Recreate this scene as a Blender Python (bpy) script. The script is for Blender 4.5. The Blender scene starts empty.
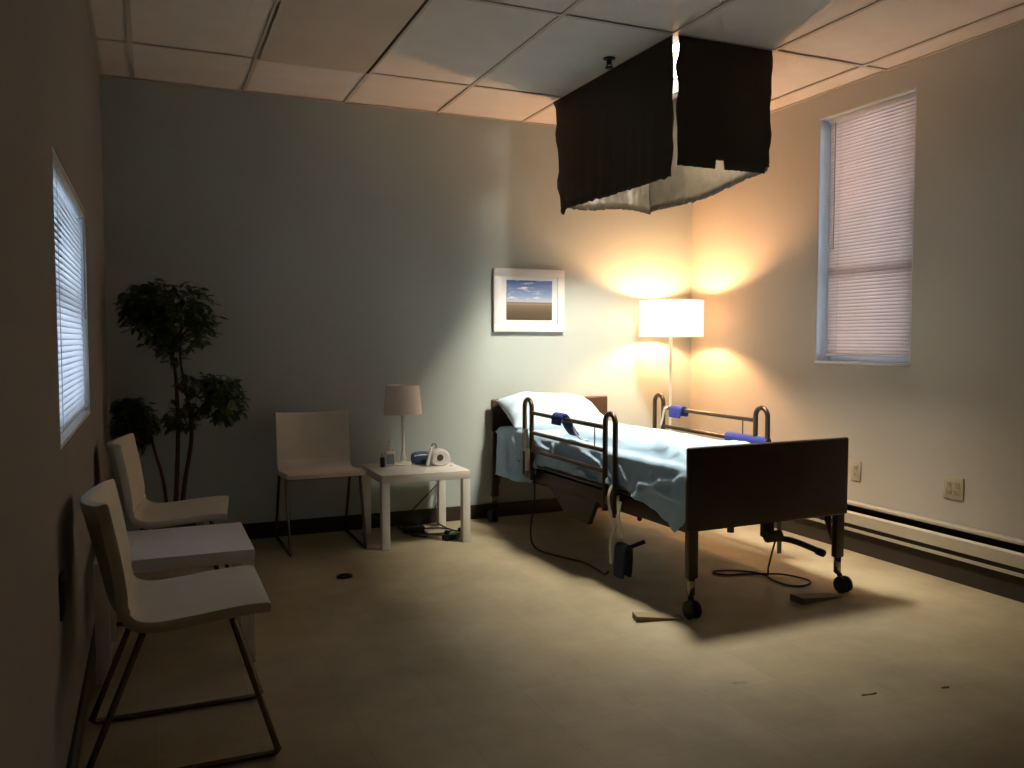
import bpy, bmesh, math, random
from mathutils import Vector, Matrix, noise
random.seed(7)
PI = math.pi
sc = bpy.context.scene
col = sc.collection

# ------------------------------------------------------------------ camera, sky, exposure
F = 841.0
pitch = math.atan(45 / F)
yaw = math.atan(362 / (F / math.cos(pitch)))
cd = bpy.data.cameras.new('camera'); cam = bpy.data.objects.new('camera', cd); col.objects.link(cam)
cd.sensor_width = 36; cd.lens = F / 1024 * 36; cd.clip_start = 0.02
cam.location = (0, 0, 1.267); cam.rotation_euler = (PI / 2 - pitch, 0, -yaw)
sc.camera = cam
vs = sc.view_settings
vs.view_transform = 'Standard'; vs.look = 'None'; vs.gamma = 1; vs.use_curve_mapping = False
vs.exposure = 0.0
SKY = 7.5                # overcast daylight outside
TROFFER = 285.0           # fluorescent panel above the bed
BULB = 1500.0            # floor lamp bulb
w = bpy.data.worlds.new('sky'); sc.world = w; w.use_nodes = True
w.node_tree.nodes['Background'].inputs[0].default_value = (0.72, 0.86, 1.0, 1)
w.node_tree.nodes['Background'].inputs[1].default_value = SKY
sc.cycles.max_bounces = 10; sc.cycles.diffuse_bounces = 6
sc.cycles.sample_clamp_indirect = 6

# room dimensions (metres); camera stands at x = 0, y = 0
XL, XR, YB, YF, ZC = -0.235, 3.89, 5.505, -5.0, 2.794
LX, LY = 3.50, 5.20      # floor lamp

# the bulb of the floor lamp and the troffer tubes' own light sit in their builders below

# ------------------------------------------------------------------ materials
def lin(h):
    h = h.lstrip('#'); o = []
    for i in (0, 2, 4):
        c = int(h[i:i + 2], 16) / 255
        o.append(c / 12.92 if c <= 0.04045 else ((c + 0.055) / 1.055) ** 2.4)
    return (*o, 1)
def mat(name, c, rough=0.6, metal=0.0, bump=0.0, bscale=40, var=0.0, vscale=6, spec=0.5, trans=0.0, sheen=0.0):
    m = bpy.data.materials.new(name); m.use_nodes = True
    nt = m.node_tree; N = nt.nodes; L = nt.links; b = N['Principled BSDF']
    c = lin(c) if isinstance(c, str) else (*c, 1)
    b.inputs['Base Color'].default_value = c; b.inputs['Roughness'].default_value = rough
    b.inputs['Metallic'].default_value = metal; b.inputs['Specular IOR Level'].default_value = spec
    b.inputs['Sheen Weight'].default_value = sheen
    tc = N.new('ShaderNodeTexCoord')
    nz = N.new('ShaderNodeTexNoise'); nz.inputs['Scale'].default_value = vscale; nz.inputs['Detail'].default_value = 6
    L.new(tc.outputs['Object'], nz.inputs['Vector'])
    v = max(var, 0.04)
    mr = N.new('ShaderNodeMapRange'); mr.inputs[1].default_value = 0.3; mr.inputs[2].default_value = 0.7
    mr.inputs[3].default_value = 1 - v; mr.inputs[4].default_value = 1 + v
    L.new(nz.outputs['Fac'], mr.inputs[0])
    hs = N.new('ShaderNodeHueSaturation'); hs.inputs['Color'].default_value = c
    L.new(mr.outputs[0], hs.inputs['Value']); L.new(hs.outputs[0], b.inputs['Base Color'])
    if bump:
        n2 = N.new('ShaderNodeTexNoise'); n2.inputs['Scale'].default_value = bscale; n2.inputs['Detail'].default_value = 4
        L.new(tc.outputs['Object'], n2.inputs['Vector'])
        bp = N.new('ShaderNodeBump'); bp.inputs['Strength'].default_value = bump; bp.inputs['Distance'].default_value = 0.01
        L.new(n2.outputs['Fac'], bp.inputs['Height']); L.new(bp.outputs[0], b.inputs['Normal'])
    if trans:
        t = N.new('ShaderNodeBsdfTranslucent'); L.new(hs.outputs[0], t.inputs[0])
        mx = N.new('ShaderNodeMixShader'); mx.inputs[0].default_value = trans
        L.new(b.outputs[0], mx.inputs[1]); L.new(t.outputs[0], mx.inputs[2])
        L.new(mx.outputs[0], N['Material Output'].inputs[0])
    return m
def emit(name, c, s):
    m = bpy.data.materials.new(name); m.use_nodes = True; N = m.node_tree.nodes
    N.remove(N['Principled BSDF']); e = N.new('ShaderNodeEmission')
    e.inputs[0].default_value = (*c, 1); e.inputs[1].default_value = s
    m.node_tree.links.new(e.outputs[0], N['Material Output'].inputs[0]); return m

M = {}
M['wall_left_dimmed'] = mat('wall_left_dimmed', (0.225, 0.205, 0.19), 0.85, bump=0.06, bscale=160, var=0.02, vscale=1.2)  # left wall: its weak light is put into a darker base colour
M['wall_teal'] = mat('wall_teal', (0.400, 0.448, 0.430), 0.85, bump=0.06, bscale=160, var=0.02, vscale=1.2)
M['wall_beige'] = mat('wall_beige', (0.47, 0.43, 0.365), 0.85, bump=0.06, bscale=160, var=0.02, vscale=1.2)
M['base'] = mat('base_dark', '#2b2119', 0.5)
M['white_paint'] = mat('white_paint', '#dcdcdc', 0.4)
M['trim_white'] = mat('trim_white', '#cfd4da', 0.5)
M['lacq'] = mat('white_lacquer', '#dcd9d2', 0.3)
M['grid'] = mat('ceiling_grid', '#c0b5a7', 0.5)
M['leather'] = mat('cream_leather', '#c9c1ae', 0.42, bump=0.15, bscale=220, var=0.05)
M['chrome'] = mat('chrome', '#7a7367', 0.14, metal=1)
M['steel_dark'] = mat('dark_bronze_tube', '#4a3a2c', 0.35, metal=0.6)
M['bed_wood'] = mat('bed_wood', '#38271a', 0.45, var=0.12, vscale=3)
M['bed_frame'] = mat('bed_frame_brown', '#3c2b1e', 0.5)
M['black'] = mat('black_rubber', '#0c0b0a', 0.55)
M['black_gloss'] = mat('black_plastic', '#0d0d0e', 0.3)
M['sheet'] = mat('blue_sheet', '#93b2cc', 0.75, bump=0.1, bscale=90, sheen=0.2)
M['pillowcase'] = mat('pale_pillowcase', '#b9cfde', 0.75, bump=0.1, bscale=70, sheen=0.2)
M['blue'] = mat('royal_blue_foam', '#25307e', 0.8, bump=0.3, bscale=200)
M['blue_dark'] = mat('navy_cuff', '#1a2038', 0.8, bump=0.3, bscale=200)
M['strap'] = mat('white_webbing', '#bdb6a2', 0.8)
M['matt'] = mat('mattress_cover', '#6f8796', 0.6)
M['bark'] = mat('red_brown_bark', '#4a2a20', 0.8, bump=0.5, bscale=60, var=0.25, vscale=20)
M['leaf'] = mat('ficus_leaf', '#3a5226', 0.5, var=0.45, vscale=9, trans=0.15)
M['soil'] = mat('moss', '#1c1a12', 0.95, bump=0.8, bscale=60)
M['pot'] = mat('dark_pot', '#1b1714', 0.6)
M['heater'] = mat('heater_cream', '#ada491', 0.45)
M['heater_dark'] = mat('heater_slot', '#2e2318', 0.8)
M['plate'] = mat('outlet_plate', '#b0a48e', 0.4)
M['slot'] = mat('outlet_slot', '#3a332c', 0.6)
M['shade_small'] = mat('small_lamp_shade', '#fbf2e8', 0.8, trans=0.15)
M['lamp_white'] = mat('lamp_white', '#d9d6cb', 0.35)
M['bottle'] = mat('clear_gel_bottle', '#e6eae4', 0.2)
M['label'] = mat('bottle_label', '#8b9791', 0.6)
M['dev_blue'] = mat('blue_fabric_pouch', '#3b557c', 0.45, var=0.3, vscale=25)
M['dev_white'] = mat('white_plastic', '#e2e0dc', 0.3)
M['brown_dial'] = mat('brown_dial', '#4d3b34', 0.4)
M['wedge'] = mat('brown_wedge', '#7a6a4c', 0.7)
M['green'] = emit('green_indicator', (0.25, 0.6, 0.2), 0.12)
M['blk_out'] = mat('black_sheet', '#2b2219', 0.8, bump=0.3, bscale=30)
M['scrap'] = mat('debris', '#5a4632', 0.9)
M['scrap_white'] = mat('debris_white', '#f0ece2', 0.9)
M['tile_c'] = mat('ceiling_tile', '#ded4ca', 0.9, bump=0.25, bscale=120, var=0.02)
M['tile_d'] = mat('ceiling_tile_stained', '#bfb2a2', 0.9, bump=0.25, bscale=120, var=0.06, vscale=3)
M['lining'] = mat('grey_lining', '#2b251c', 0.45, bump=0.8, bscale=14, var=0.25, vscale=9)
M['shade'] = mat('white_drum_shade', (0.90, 0.90, 0.90), 0.8, trans=0.68)
M['slat_r'] = mat('cream_slat', '#ddcdc6', 0.5, trans=0.55)
M['slat_l'] = mat('white_slat', '#e4e6ea', 0.5, trans=0.6)
M['bulb'] = emit('bulb', (1, 0.52, 0.24), BULB)
M['panel'] = emit('troffer_panel', (1.0, 0.91, 0.74), TROFFER)

def glass_mat():
    m = bpy.data.materials.new('window_glass'); m.use_nodes = True; nt = m.node_tree; N = nt.nodes; L = nt.links
    N.remove(N['Principled BSDF'])
    t = N.new('ShaderNodeBsdfTransparent'); g = N.new('ShaderNodeBsdfGlossy'); g.inputs['Roughness'].default_value = 0.02
    fr = N.new('ShaderNodeFresnel'); mx = N.new('ShaderNodeMixShader')
    L.new(fr.outputs[0], mx.inputs[0]); L.new(t.outputs[0], mx.inputs[1]); L.new(g.outputs[0], mx.inputs[2])
    L.new(mx.outputs[0], N['Material Output'].inputs[0]); return m
M['glass'] = glass_mat()

def floor_mat():
    m = mat('floor_tile', (0.37, 0.315, 0.21), 0.42, bump=0.08, bscale=25)
    nt = m.node_tree; N = nt.nodes; L = nt.links; b = N['Principled BSDF']
    tc = N.new('ShaderNodeTexCoord')
    mp = N.new('ShaderNodeMapping'); mp.inputs['Location'].default_value = (0.012, 0.02, 0)
    L.new(tc.outputs['Object'], mp.inputs[0])
    br = N.new('ShaderNodeTexBrick'); br.offset = 0; br.inputs['Scale'].default_value = 1
    br.inputs['Brick Width'].default_value = 0.305; br.inputs['Row Height'].default_value = 0.305
    br.inputs['Mortar Size'].default_value = 0.0016; br.inputs['Mortar Smooth'].default_value = 0.3; br.inputs['Bias'].default_value = 0
    br.inputs['Color1'].default_value = (1, 1, 1, 1); br.inputs['Color2'].default_value = (0.93, 0.93, 0.92, 1)
    br.inputs['Mortar'].default_value = (0.80, 0.77, 0.7, 1)
    L.new(mp.outputs[0], br.inputs['Vector'])
    n1 = N.new('ShaderNodeTexNoise'); n1.inputs['Scale'].default_value = 1.6; n1.inputs['Detail'].default_value = 8; n1.inputs['Roughness'].default_value = 0.65
    L.new(tc.outputs['Object'], n1.inputs['Vector'])
    cr = N.new('ShaderNodeValToRGB'); cr.color_ramp.elements[0].position = 0.33; cr.color_ramp.elements[1].position = 0.62
    cr.color_ramp.elements[0].color = (0.25, 0.205, 0.13, 1); cr.color_ramp.elements[1].color = (0.365, 0.31, 0.20, 1)
    L.new(n1.outputs['Fac'], cr.inputs[0])
    mx = N.new('ShaderNodeMix'); mx.data_type = 'RGBA'; mx.blend_type = 'MULTIPLY'; mx.inputs[0].default_value = 1
    L.new(cr.outputs[0], mx.inputs[6]); L.new(br.outputs['Color'], mx.inputs[7])
    L.new(mx.outputs[2], b.inputs['Base Color'])
    n2 = N.new('ShaderNodeTexNoise'); n2.inputs['Scale'].default_value = 5; n2.inputs['Detail'].default_value = 5
    L.new(tc.outputs['Object'], n2.inputs['Vector'])
    mr = N.new('ShaderNodeMapRange'); mr.inputs[3].default_value = 0.32; mr.inputs[4].default_value = 0.62
    L.new(n2.outputs['Fac'], mr.inputs[0]); L.new(mr.outputs[0], b.inputs['Roughness'])
    return m
M['floor'] = floor_mat()

def photo_mat():      # landscape print: blue sky with streaks of cloud over a brown marsh; v runs up the print (object Z)
    m = mat('landscape_print', '#5c6f92', 0.35); nt = m.node_tree; N = nt.nodes; L = nt.links; b = N['Principled BSDF']
    tc = N.new('ShaderNodeTexCoord'); sp = N.new('ShaderNodeSeparateXYZ'); L.new(tc.outputs['Generated'], sp.inputs[0])
    sky = N.new('ShaderNodeValToRGB'); e = sky.color_ramp.elements
    e[0].position = 0.0; e[0].color = lin('#4a3f33'); e[1].position = 1.0; e[1].color = lin('#3e5a94')
    for p, c in ((0.20, '#55493a'), (0.36, '#6f6152'), (0.40, '#8a7a6c'), (0.44, '#6e5a50'), (0.455, '#a8b0c0'), (0.62, '#7d92bb')):
        q = e.new(p); q.color = lin(c)
    L.new(sp.outputs['Z'], sky.inputs[0])
    mp = N.new('ShaderNodeMapping'); mp.inputs['Scale'].default_value = (3, 1, 12); L.new(tc.outputs['Generated'], mp.inputs[0])
    nz = N.new('ShaderNodeTexNoise'); nz.inputs['Scale'].default_value = 1.3; nz.inputs['Detail'].default_value = 5; L.new(mp.outputs[0], nz.inputs[0])
    c2 = N.new('ShaderNodeValToRGB'); c2.color_ramp.elements[0].position = 0.54; c2.color_ramp.elements[1].position = 0.72
    L.new(nz.outputs['Fac'], c2.inputs[0])
    gt = N.new('ShaderNodeMath'); gt.operation = 'GREATER_THAN'; gt.inputs[1].default_value = 0.5; L.new(sp.outputs['Z'], gt.inputs[0])
    mu = N.new('ShaderNodeMath'); mu.operation = 'MULTIPLY'; L.new(c2.outputs[0], mu.inputs[0]); L.new(gt.outputs[0], mu.inputs[1])
    mx = N.new('ShaderNodeMix'); mx.data_type = 'RGBA'; mx.inputs[7].default_value = lin('#cfd3da')
    L.new(mu.outputs[0], mx.inputs[0]); L.new(sky.outputs[0], mx.inputs[6]); L.new(mx.outputs[2], b.inputs['Base Color'])
    return m
M['photo'] = photo_mat()

# ------------------------------------------------------------------ mesh helpers
class MB:
    def __init__(s): s.bm = bmesh.new()
    def merge(s, b2):
        me = bpy.data.meshes.new('tmp'); b2.to_mesh(me); b2.free(); s.bm.from_mesh(me); bpy.data.meshes.remove(me)
    def box(s, a, b, bev=0.0, mtx=None, seg=2):
        t = bmesh.new(); bmesh.ops.create_cube(t, size=1)
        for v in t.verts: v.co = Vector([(a[i] + b[i]) / 2 + v.co[i] * (b[i] - a[i]) for i in range(3)])
        if bev: bmesh.ops.bevel(t, geom=t.edges[:], offset=bev, segments=seg, affect='EDGES', profile=0.5)
        if mtx: bmesh.ops.transform(t, matrix=mtx, verts=t.verts)
        s.merge(t); return s
    def rings(s, rings, cap=True, closed=False):
        bm = s.bm; R = [[bm.verts.new(p) for p in r] for r in rings]; n = len(R[0])
        for i in range(len(R) - 1 + (1 if closed else 0)):
            a, b = R[i], R[(i + 1) % len(R)]
            for k in range(n): bm.faces.new((a[k], a[(k + 1) % n], b[(k + 1) % n], b[k]))
        if cap and not closed:
            bm.faces.new(R[0][::-1]); bm.faces.new(R[-1])
        return s
    def tube(s, pts, r, n=10, smooth=False, taper=None):
        P = [Vector(p) for p in pts]
        if smooth: P = spline(P, 7)
        rings = []; up = None
        for i, p in enumerate(P):
            d = (P[min(i + 1, len(P) - 1)] - P[max(i - 1, 0)]).normalized()
            if up is None:
                up = Vector((0, 0, 1)) if abs(d.z) < 0.9 else Vector((1, 0, 0))
            u = (up - d * up.dot(d)).normalized(); v = d.cross(u); up = u
            k = 1.0
            if 0 < i < len(P) - 1:
                d1 = (P[i] - P[i - 1]).normalized(); d2 = (P[i + 1] - P[i]).normalized()
                k = 1 / max(0.6, math.sqrt((1 + d1.dot(d2)) / 2))
            rr = r if taper is None else r + (taper - r) * i / (len(P) - 1)
            rings.append([p + (u * math.cos(a) + v * math.sin(a)) * rr * k for a in [2 * PI * j / n for j in range(n)]])
        return s.rings(rings)
    def lathe(s, prof, c=(0, 0, 0), n=24, cap=True, axis='Z'):
        rings = []
        for r, z in prof:
            ring = []
            for j in range(n):
                a = 2 * PI * j / n; x, y = r * math.cos(a), r * math.sin(a)
                p = {'Z': (x, y, z), 'X': (z, x, y), 'Y': (y, z, x)}[axis]
                ring.append(Vector(c) + Vector(p))
            rings.append(ring)
        return s.rings(rings, cap)
    def grid(s, fn, nu, nv):
        V = [[s.bm.verts.new(fn(i / nu, j / nv)) for j in range(nv + 1)] for i in range(nu + 1)]
        for i in range(nu):
            for j in range(nv): s.bm.faces.new((V[i][j], V[i + 1][j], V[i + 1][j + 1], V[i][j + 1]))
        return s
    def quad(s, *p):
        s.bm.faces.new([s.bm.verts.new(q) for q in p]); return s
    def build(s, name, m, parent=None, smooth=None, loc=None, solid=0.0, rotz=0.0, subd=0):
        bmesh.ops.remove_doubles(s.bm, verts=s.bm.verts, dist=1e-6)
        bmesh.ops.recalc_face_normals(s.bm, faces=s.bm.faces)
        me = bpy.data.meshes.new(name); s.bm.to_mesh(me); s.bm.free()
        ms = m if isinstance(m, (list, tuple)) else [m]
        for q in ms: me.materials.append(M[q] if isinstance(q, str) else q)
        o = bpy.data.objects.new(name, me); col.objects.link(o)
        if parent is not None: o.parent = parent
        if loc is not None: o.location = loc
        if rotz: o.rotation_euler = (0, 0, rotz)
        me.polygons.foreach_set('use_smooth', [True] * len(me.polygons))
        me.set_sharp_from_angle(angle=math.radians(smooth if smooth is not None else 38))
        if subd:
            sm = o.modifiers.new('s', 'SUBSURF'); sm.levels = subd; sm.render_levels = subd
        if solid:
            sm = o.modifiers.new('t', 'SOLIDIFY'); sm.thickness = solid; sm.offset = 0
        return o
def spline(P, k):
    out = []
    for i in range(len(P) - 1):
        a = P[max(i - 1, 0)]; b = P[i]; c = P[i + 1]; d = P[min(i + 2, len(P) - 1)]
        for j in range(k):
            t = j / k
            out.append(0.5 * ((2 * b) + (c - a) * t + (2 * a - 5 * b + 4 * c - d) * t * t + (3 * b - a - 3 * c + d) * t ** 3))
    out.append(P[-1]); return out
def tag(o, label=None, cat=None, group=None, kind=None):
    if label: o['label'] = label
    if cat: o['category'] = cat
    if group: o['group'] = group
    if kind: o['kind'] = kind
    return o
def thing(name, loc, label, cat, group=None, rotz=0):
    o = bpy.data.objects.new(name, None); o.empty_display_size = 0.05; col.objects.link(o)
    o.location = loc; o.rotation_euler = (0, 0, rotz)
    return tag(o, label, cat, group)
def S(o): o['kind'] = 'structure'; return o
def dup(root, loc, rotz, label=None, cat=None):
    def cp(o, par):
        c = o.copy(); col.objects.link(c); c.parent = par
        for ch in [x for x in bpy.data.objects if x.parent == o]: cp(ch, c)
        return c
    r = cp(root, None); r.location = loc; r.rotation_euler = (0, 0, rotz)
    if label: r['label'] = label
    return r

# ------------------------------------------------------------------ room shell
T = 0.14
S(MB().box((XL - T, YF - T, -0.1), (XR + T, YB + T, 0)).build('floor', 'floor'))
S(MB().box((XL - T, YB, 0), (XR + T, YB + T, ZC + 0.1)).build('wall_back', 'wall_teal'))
S(MB().box((XL - T, YF - T, 0), (XR + T, YF, ZC + 0.1)).build('wall_front', 'wall_beige'))
def wall_with_hole(name, x0, x1, y0, y1, z0, z1, m):
    b = MB()
    b.box((x0, YF, 0), (x1, y0, ZC + 0.1)); b.box((x0, y1, 0), (x1, YB, ZC + 0.1))
    b.box((x0, y0, 0), (x1, y1, z0)); b.box((x0, y0, z1), (x1, y1, ZC + 0.1))
    return S(b.build(name, m))
# right window opening, left window opening
RW = (3.43, 4.16, 1.115, 2.645); LW = (2.64, 3.93, 0.955, 1.80)
wall_with_hole('wall_right', XR, XR + T, *RW[:2], *RW[2:], 'wall_beige')
wall_with_hole('wall_left', XL - T, XL, *LW[:2], *LW[2:], 'wall_left_dimmed')

# ceiling: suspended tiles, the grid, one stained row
GX = [-0.062 + 0.6265 * i for i in range(7)]
GY = [4.845 - 1.215 * i for i in range(0, 9)]
b = MB(); xs = [XL] + GX + [XR]; ys = [YF] + sorted(GY) + [YB]
ys = sorted(set(y for y in ys if YF <= y <= YB))
stained = []
for i in range(len(xs) - 1):
    for j in range(len(ys) - 1):
        if 2.4 < xs[i] < 2.5 and 3.6 < ys[j] < 3.7: continue      # the light fixture fills this bay
        dz = random.uniform(0.001, 0.005)
        if i == 2 and 3.6 < ys[j] < 3.7: dz = -0.004
        b.box((xs[i] + .001, ys[j] + .001, ZC + dz), (xs[i + 1] - .001, ys[j + 1] - .001, ZC + 0.015 + dz))
        if dz < 0: stained.append(len(b.bm.faces))
ce = b.build('ceiling', ['tile_c', 'tile_d']); S(ce)
for k in stained:
    for q in range(k - 6, k): ce.data.polygons[q].material_index = 1
b = MB()
for x in GX: b.box((x - .012, YF, ZC - .004), (x + .012, YB, ZC - .0005))
for y in GY: b.box((XL, y - .012, ZC - .0045), (XR, y + .012, ZC - .0005))
for x0, x1 in ((XL, XL + .02), (XR - .02, XR)): b.box((x0, YF, ZC - .004), (x1, YB, ZC))
b.box((XL, YB - .02, ZC - .004), (XR, YB, ZC))
b.build('ceiling_grid', 'grid', ce)
b = MB()
b.box((GX[2] - .02, 3.7, ZC - .0065), (GX[2] - .006, 4.84, ZC - .004))
b.build('loose_tile_gap_shade', 'heater_dark', ce)  # dark strip painted for the shade in the gap at the misfit tile
S(MB().box((XL - T, YF - T, ZC + .10), (XR + T, YB + T, ZC + .16)).build('light_blocker', 'heater_dark'))  # unseen slab added over the ceiling to keep sky light out

# baseboards
S(MB().box((XL, YB - .012, 0), (XR, YB, .10), .003).build('baseboard_back', 'base'))
S(MB().box((XL, YF, 0), (XL + .012, YB - .012, .10), .003).build('baseboard_left', 'base'))
S(MB().box((XR - .012, YF, 0), (XR, YB - .012, .10), .003).build('baseboard_right', 'base'))

# windows
def window(n, xin, sgn, rect, sash_z):
    y0, y1, z0, z1 = rect
    xo = xin + sgn * T
    root = S(MB().box((min(xin, xin + sgn * T) + .002, y0, z0), (max(xin, xin + sgn * T) - .002, y0 + .008, z1))
             .box((min(xin, xo) + .002, y1 - .008, z0), (max(xin, xo) - .002, y1, z1))
             .box((min(xin, xo) + .002, y0, z1 - .008), (max(xin, xo) - .002, y1, z1)).build(n, 'trim_white'))
    ov = .008 if n == 'window_1' else -.001
    MB().box((min(xin + -sgn * ov, xo), y0 + .002, z0), (max(xin - sgn * ov, xo), y1 - .002, z0 + .014), .002).build('window_sill', 'white_paint', root)
    xa, xb = sorted((xin + sgn * .085, xin + sgn * .125)); f = MB(); q = .045
    f.box((xa, y0 + .008, z0 + .014), (xb, y0 + q, z1 - .008), .003); f.box((xa, y1 - q, z0 + .014), (xb, y1 - .008, z1 - .008), .003)
    f.box((xa, y0 + q, z0 + .014), (xb, y1 - q, z0 + q + .014), .003); f.box((xa, y0 + q, z1 - q), (xb, y1 - q, z1 - .008), .003)
    f.box((xa, y0 + q, sash_z - .02), (xb, y1 - q, sash_z + .02), .003)
    f.build('window_frame', 'trim_white', root)
    xm = (xa + xb) / 2
    MB().box((xm - .002, y0 + q - .01, z0 + .05), (xm + .002, y1 - q + .01, sash_z - .01)).build('window_pane', 'glass', root)
    MB().box((xm - .002, y0 + q - .01, sash_z + .01), (xm + .002, y1 - q + .01, z1 - .04)).build('window_pane', 'glass', root)
window('window_1', XR, 1, RW, 1.68)
window('window_2', XL, -1, LW, 1.40)

def blind(name, label, x, sgn, y0, y1, zb, zt, m, tilt, pitch=0.0205, wid=0.025):
    # sgn: +1 when the room lies toward -x (right wall)
    t = thing(name, (x, (y0 + y1) / 2, zb), label, 'window blind')
    cy = (y0 + y1) / 2; hl = (y1 - y0) / 2; H = zt - zb
    MB().box((-.014, -hl, H - .028), (.014, hl, H), .003).build('headrail', 'trim_white', t)
    MB().box((-.011, -hl, 0), (.011, hl, .012), .003).build('bottom_rail', 'trim_white', t)
    b = MB(); z = .024; k = 0
    while z < H - .034:
        a = tilt + random.uniform(-.03, .03); n = 3; seg = []
        for i in range(n + 1):
            s = (i / n - .5) * wid; bow = .0022 * (1 - (2 * i / n - 1) ** 2)
            px = -sgn * (s * math.cos(a) + bow * math.sin(a)); pz = s * -math.sin(a) + bow * math.cos(a)
            seg.append((px, pz))
        sag = random.uniform(-.0006, .0006)
        for i in range(n):
            (xa, za), (xb, zb_) = seg[i], seg[i + 1]
            b.bm.faces.new([b.bm.verts.new(q) for q in ((xa, -hl + .003, z + za), (xa, hl - .003, z + za + sag), (xb, hl - .003, z + zb_ + sag), (xb, -hl + .003, z + zb_))])
        z += pitch
    o = b.build('slats', m, t, solid=.0006)
    for f in (-.72, .72):
        MB().tube([(-sgn * .014, f * hl, .006), (-sgn * .014, f * hl, H - .02)], .0012, 6).build('ladder_cord', 'trim_white', t)
    MB().tube([(-sgn * .02, hl * .82, H - .03), (-sgn * .02, hl * .82, H * .45)], .003, 6).build('tilt_wand', 'label', t)
    return t
blind('window_blind', 'tall narrow closed cream mini blind in the right-hand wall window', XR + .045, 1, RW[0] + .012, RW[1] - .05, RW[2] + .045, RW[3] - .012, 'slat_r', 1.12)
blind('window_blind', 'wide white mini blind glowing with daylight in the left wall window', XL - .022, -1, LW[0] + .012, LW[1] - .012, LW[2] + .03, LW[3] - .012, 'slat_l', 1.2)

# ------------------------------------------------------------------ ceiling light and its black sheets
fx0, fx1, fy0, fy1 = GX[4] + .013, GX[5] - .013, GY[1] + .013, GY[0] - .013
t = thing('ceiling_light', ((fx0 + fx1) / 2, (fy0 + fy1) / 2, ZC), 'rectangular recessed ceiling light above the bed, lit behind hanging black sheets', 'ceiling light')
hx, hy = (fx1 - fx0) / 2, (fy1 - fy0) / 2
b = MB(); b.box((-hx, -hy, 0), (-hx + .03, hy, .09)); b.box((hx - .03, -hy, 0), (hx, hy, .09))
b.box((-hx + .03, -hy, 0), (hx - .03, -hy + .03, .09)); b.box((-hx + .03, hy - .03, 0), (hx - .03, hy, .09)); b.box((-hx, -hy, .09), (hx, hy, .1))
b.build('housing', 'trim_white', t)
MB().box((-.17, -.50, .0), (.16, -.02, .022), .004).build('diffuser', 'panel', t)
MB().box((-.19, -.52, .022), (.18, .0, .07), .004).build('lamp_tray', 'trim_white', t)

def hang(name, label, p0, p1, ztop, zbot, amp, seed, inner, lean=0.0):
    """black sheet hung from the ceiling between plan points p0 -> p1; zbot(u) gives the ragged hem; inner = side of the lining"""
    p0 = Vector((*p0, 0)); p1 = Vector((*p1, 0)); d = p1 - p0; L = d.length; d.normalize()
    nrm = Vector((-d.y, d.x, 0)) * inner
    root = thing(name, (*p0.xy, ztop), label, 'hanging sheet', 'black sheets around the ceiling light')
    def surf(off):
        def fn(u, v):
            zb = zbot(u)
            z = zb * v
            w = amp * v * noise.noise(Vector((u * 5 + seed, v * 2.0, seed))) + amp * .35 * v * noise.noise(Vector((u * 17 + seed, v * 1.2, 3)))
            e = 0
            if u < .001: e = -.025 * noise.noise(Vector((v * 6, seed, 1)))
            if u > .999: e = (.06 if lean else .025) * noise.noise(Vector((v * 5, seed, 9))) + (.02 * noise.noise(Vector((v * 16, seed, 5))) if lean else 0)
            return d * (u * L + e - lean * v * u) + nrm * (w + off) + Vector((0, 0, z))
        return fn
    MB().grid(surf(0), 90, 14).build('outer_face', 'blk_out', root, solid=.0008)
    MB().grid(surf(.003), 90, 14).build('grey_lining', 'lining', root, solid=.0008)
    return root
def rag(u, s, a=.012): return a * noise.noise(Vector((u * 30, s, 0))) + a * .9 * max(0, noise.noise(Vector((u * 90, s, 4))))
def zb_left(u):   # u from near to far
    z = 2.092 - .005 * u - ZC + rag(u, 1, .012)
    if u > .93: z -= .03 * math.sin((u - .93) / .07 * PI)
    return z
def zb_near(u):
    z = 2.150 + .04 * u * 0 - ZC + rag(u, 2, .004)
    if .41 < u < .49: z += .045
    if u > .955: z += .035
    return z
X0, X1, Y0, Y1 = GX[4] - .006, GX[5] - .018, GY[1] - .006, GY[0] + .02
hang('blackout_sheet', 'long black plastic sheet on the left side of the ceiling light, hem torn', (X0, Y0 + .012), (X0 - .02, Y1 + .07), ZC - .005, zb_left, .016, 1.3, -1, lean=.08)
hang('blackout_sheet', 'shorter black plastic sheet facing the foot of the bed below the ceiling light', (X0 + .026, Y0), (X1, Y0), ZC - .005, zb_near, .005, 4.1, 1)
hang('blackout_sheet', 'black sheet on the window side of the ceiling light, grey inner face showing', (X1, Y0 + .012), (X1 + .05, Y1 - .002), ZC - .005, lambda u: 2.165 - ZC + .006 * math.sin(u * 9) + rag(u, 5, .008) - .02 * math.sin(u * PI) - .05 * u, .016, 7.7, 1)
hang('blackout_sheet', 'black sheet on the headboard side of the ceiling light, grey inner face showing', (X0 + .01, Y1), (X1 + .052, Y1), ZC - .005, lambda u: 2.115 - ZC + rag(u, 8, .006) - .012 * math.sin(u * 7), .014, 9.2, -1)

t = thing('sprinkler_head', (2.33, 4.08, ZC), 'small dark fire sprinkler head in the ceiling beside the black sheets', 'sprinkler')
MB().lathe([(.0, -.006), (.032, -.005), (.034, 0)], n=20).build('escutcheon', 'black_gloss', t)
MB().lathe([(.012, -.006), (.014, -.02), (.009, -.03), (.008, -.034)], n=14).build('body', 'steel_dark', t)
MB().tube([(-.012, 0, -.02), (-.016, 0, -.038), (0, 0, -.05)], .003, 6).tube([(.012, 0, -.02), (.016, 0, -.038), (0, 0, -.05)], .003, 6).build('frame_arm', 'steel_dark', t)
MB().lathe([(.0, -.053), (.022, -.053), (.024, -.049), (.0, -.049)], n=16).build('deflector', 'steel_dark', t)

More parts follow.
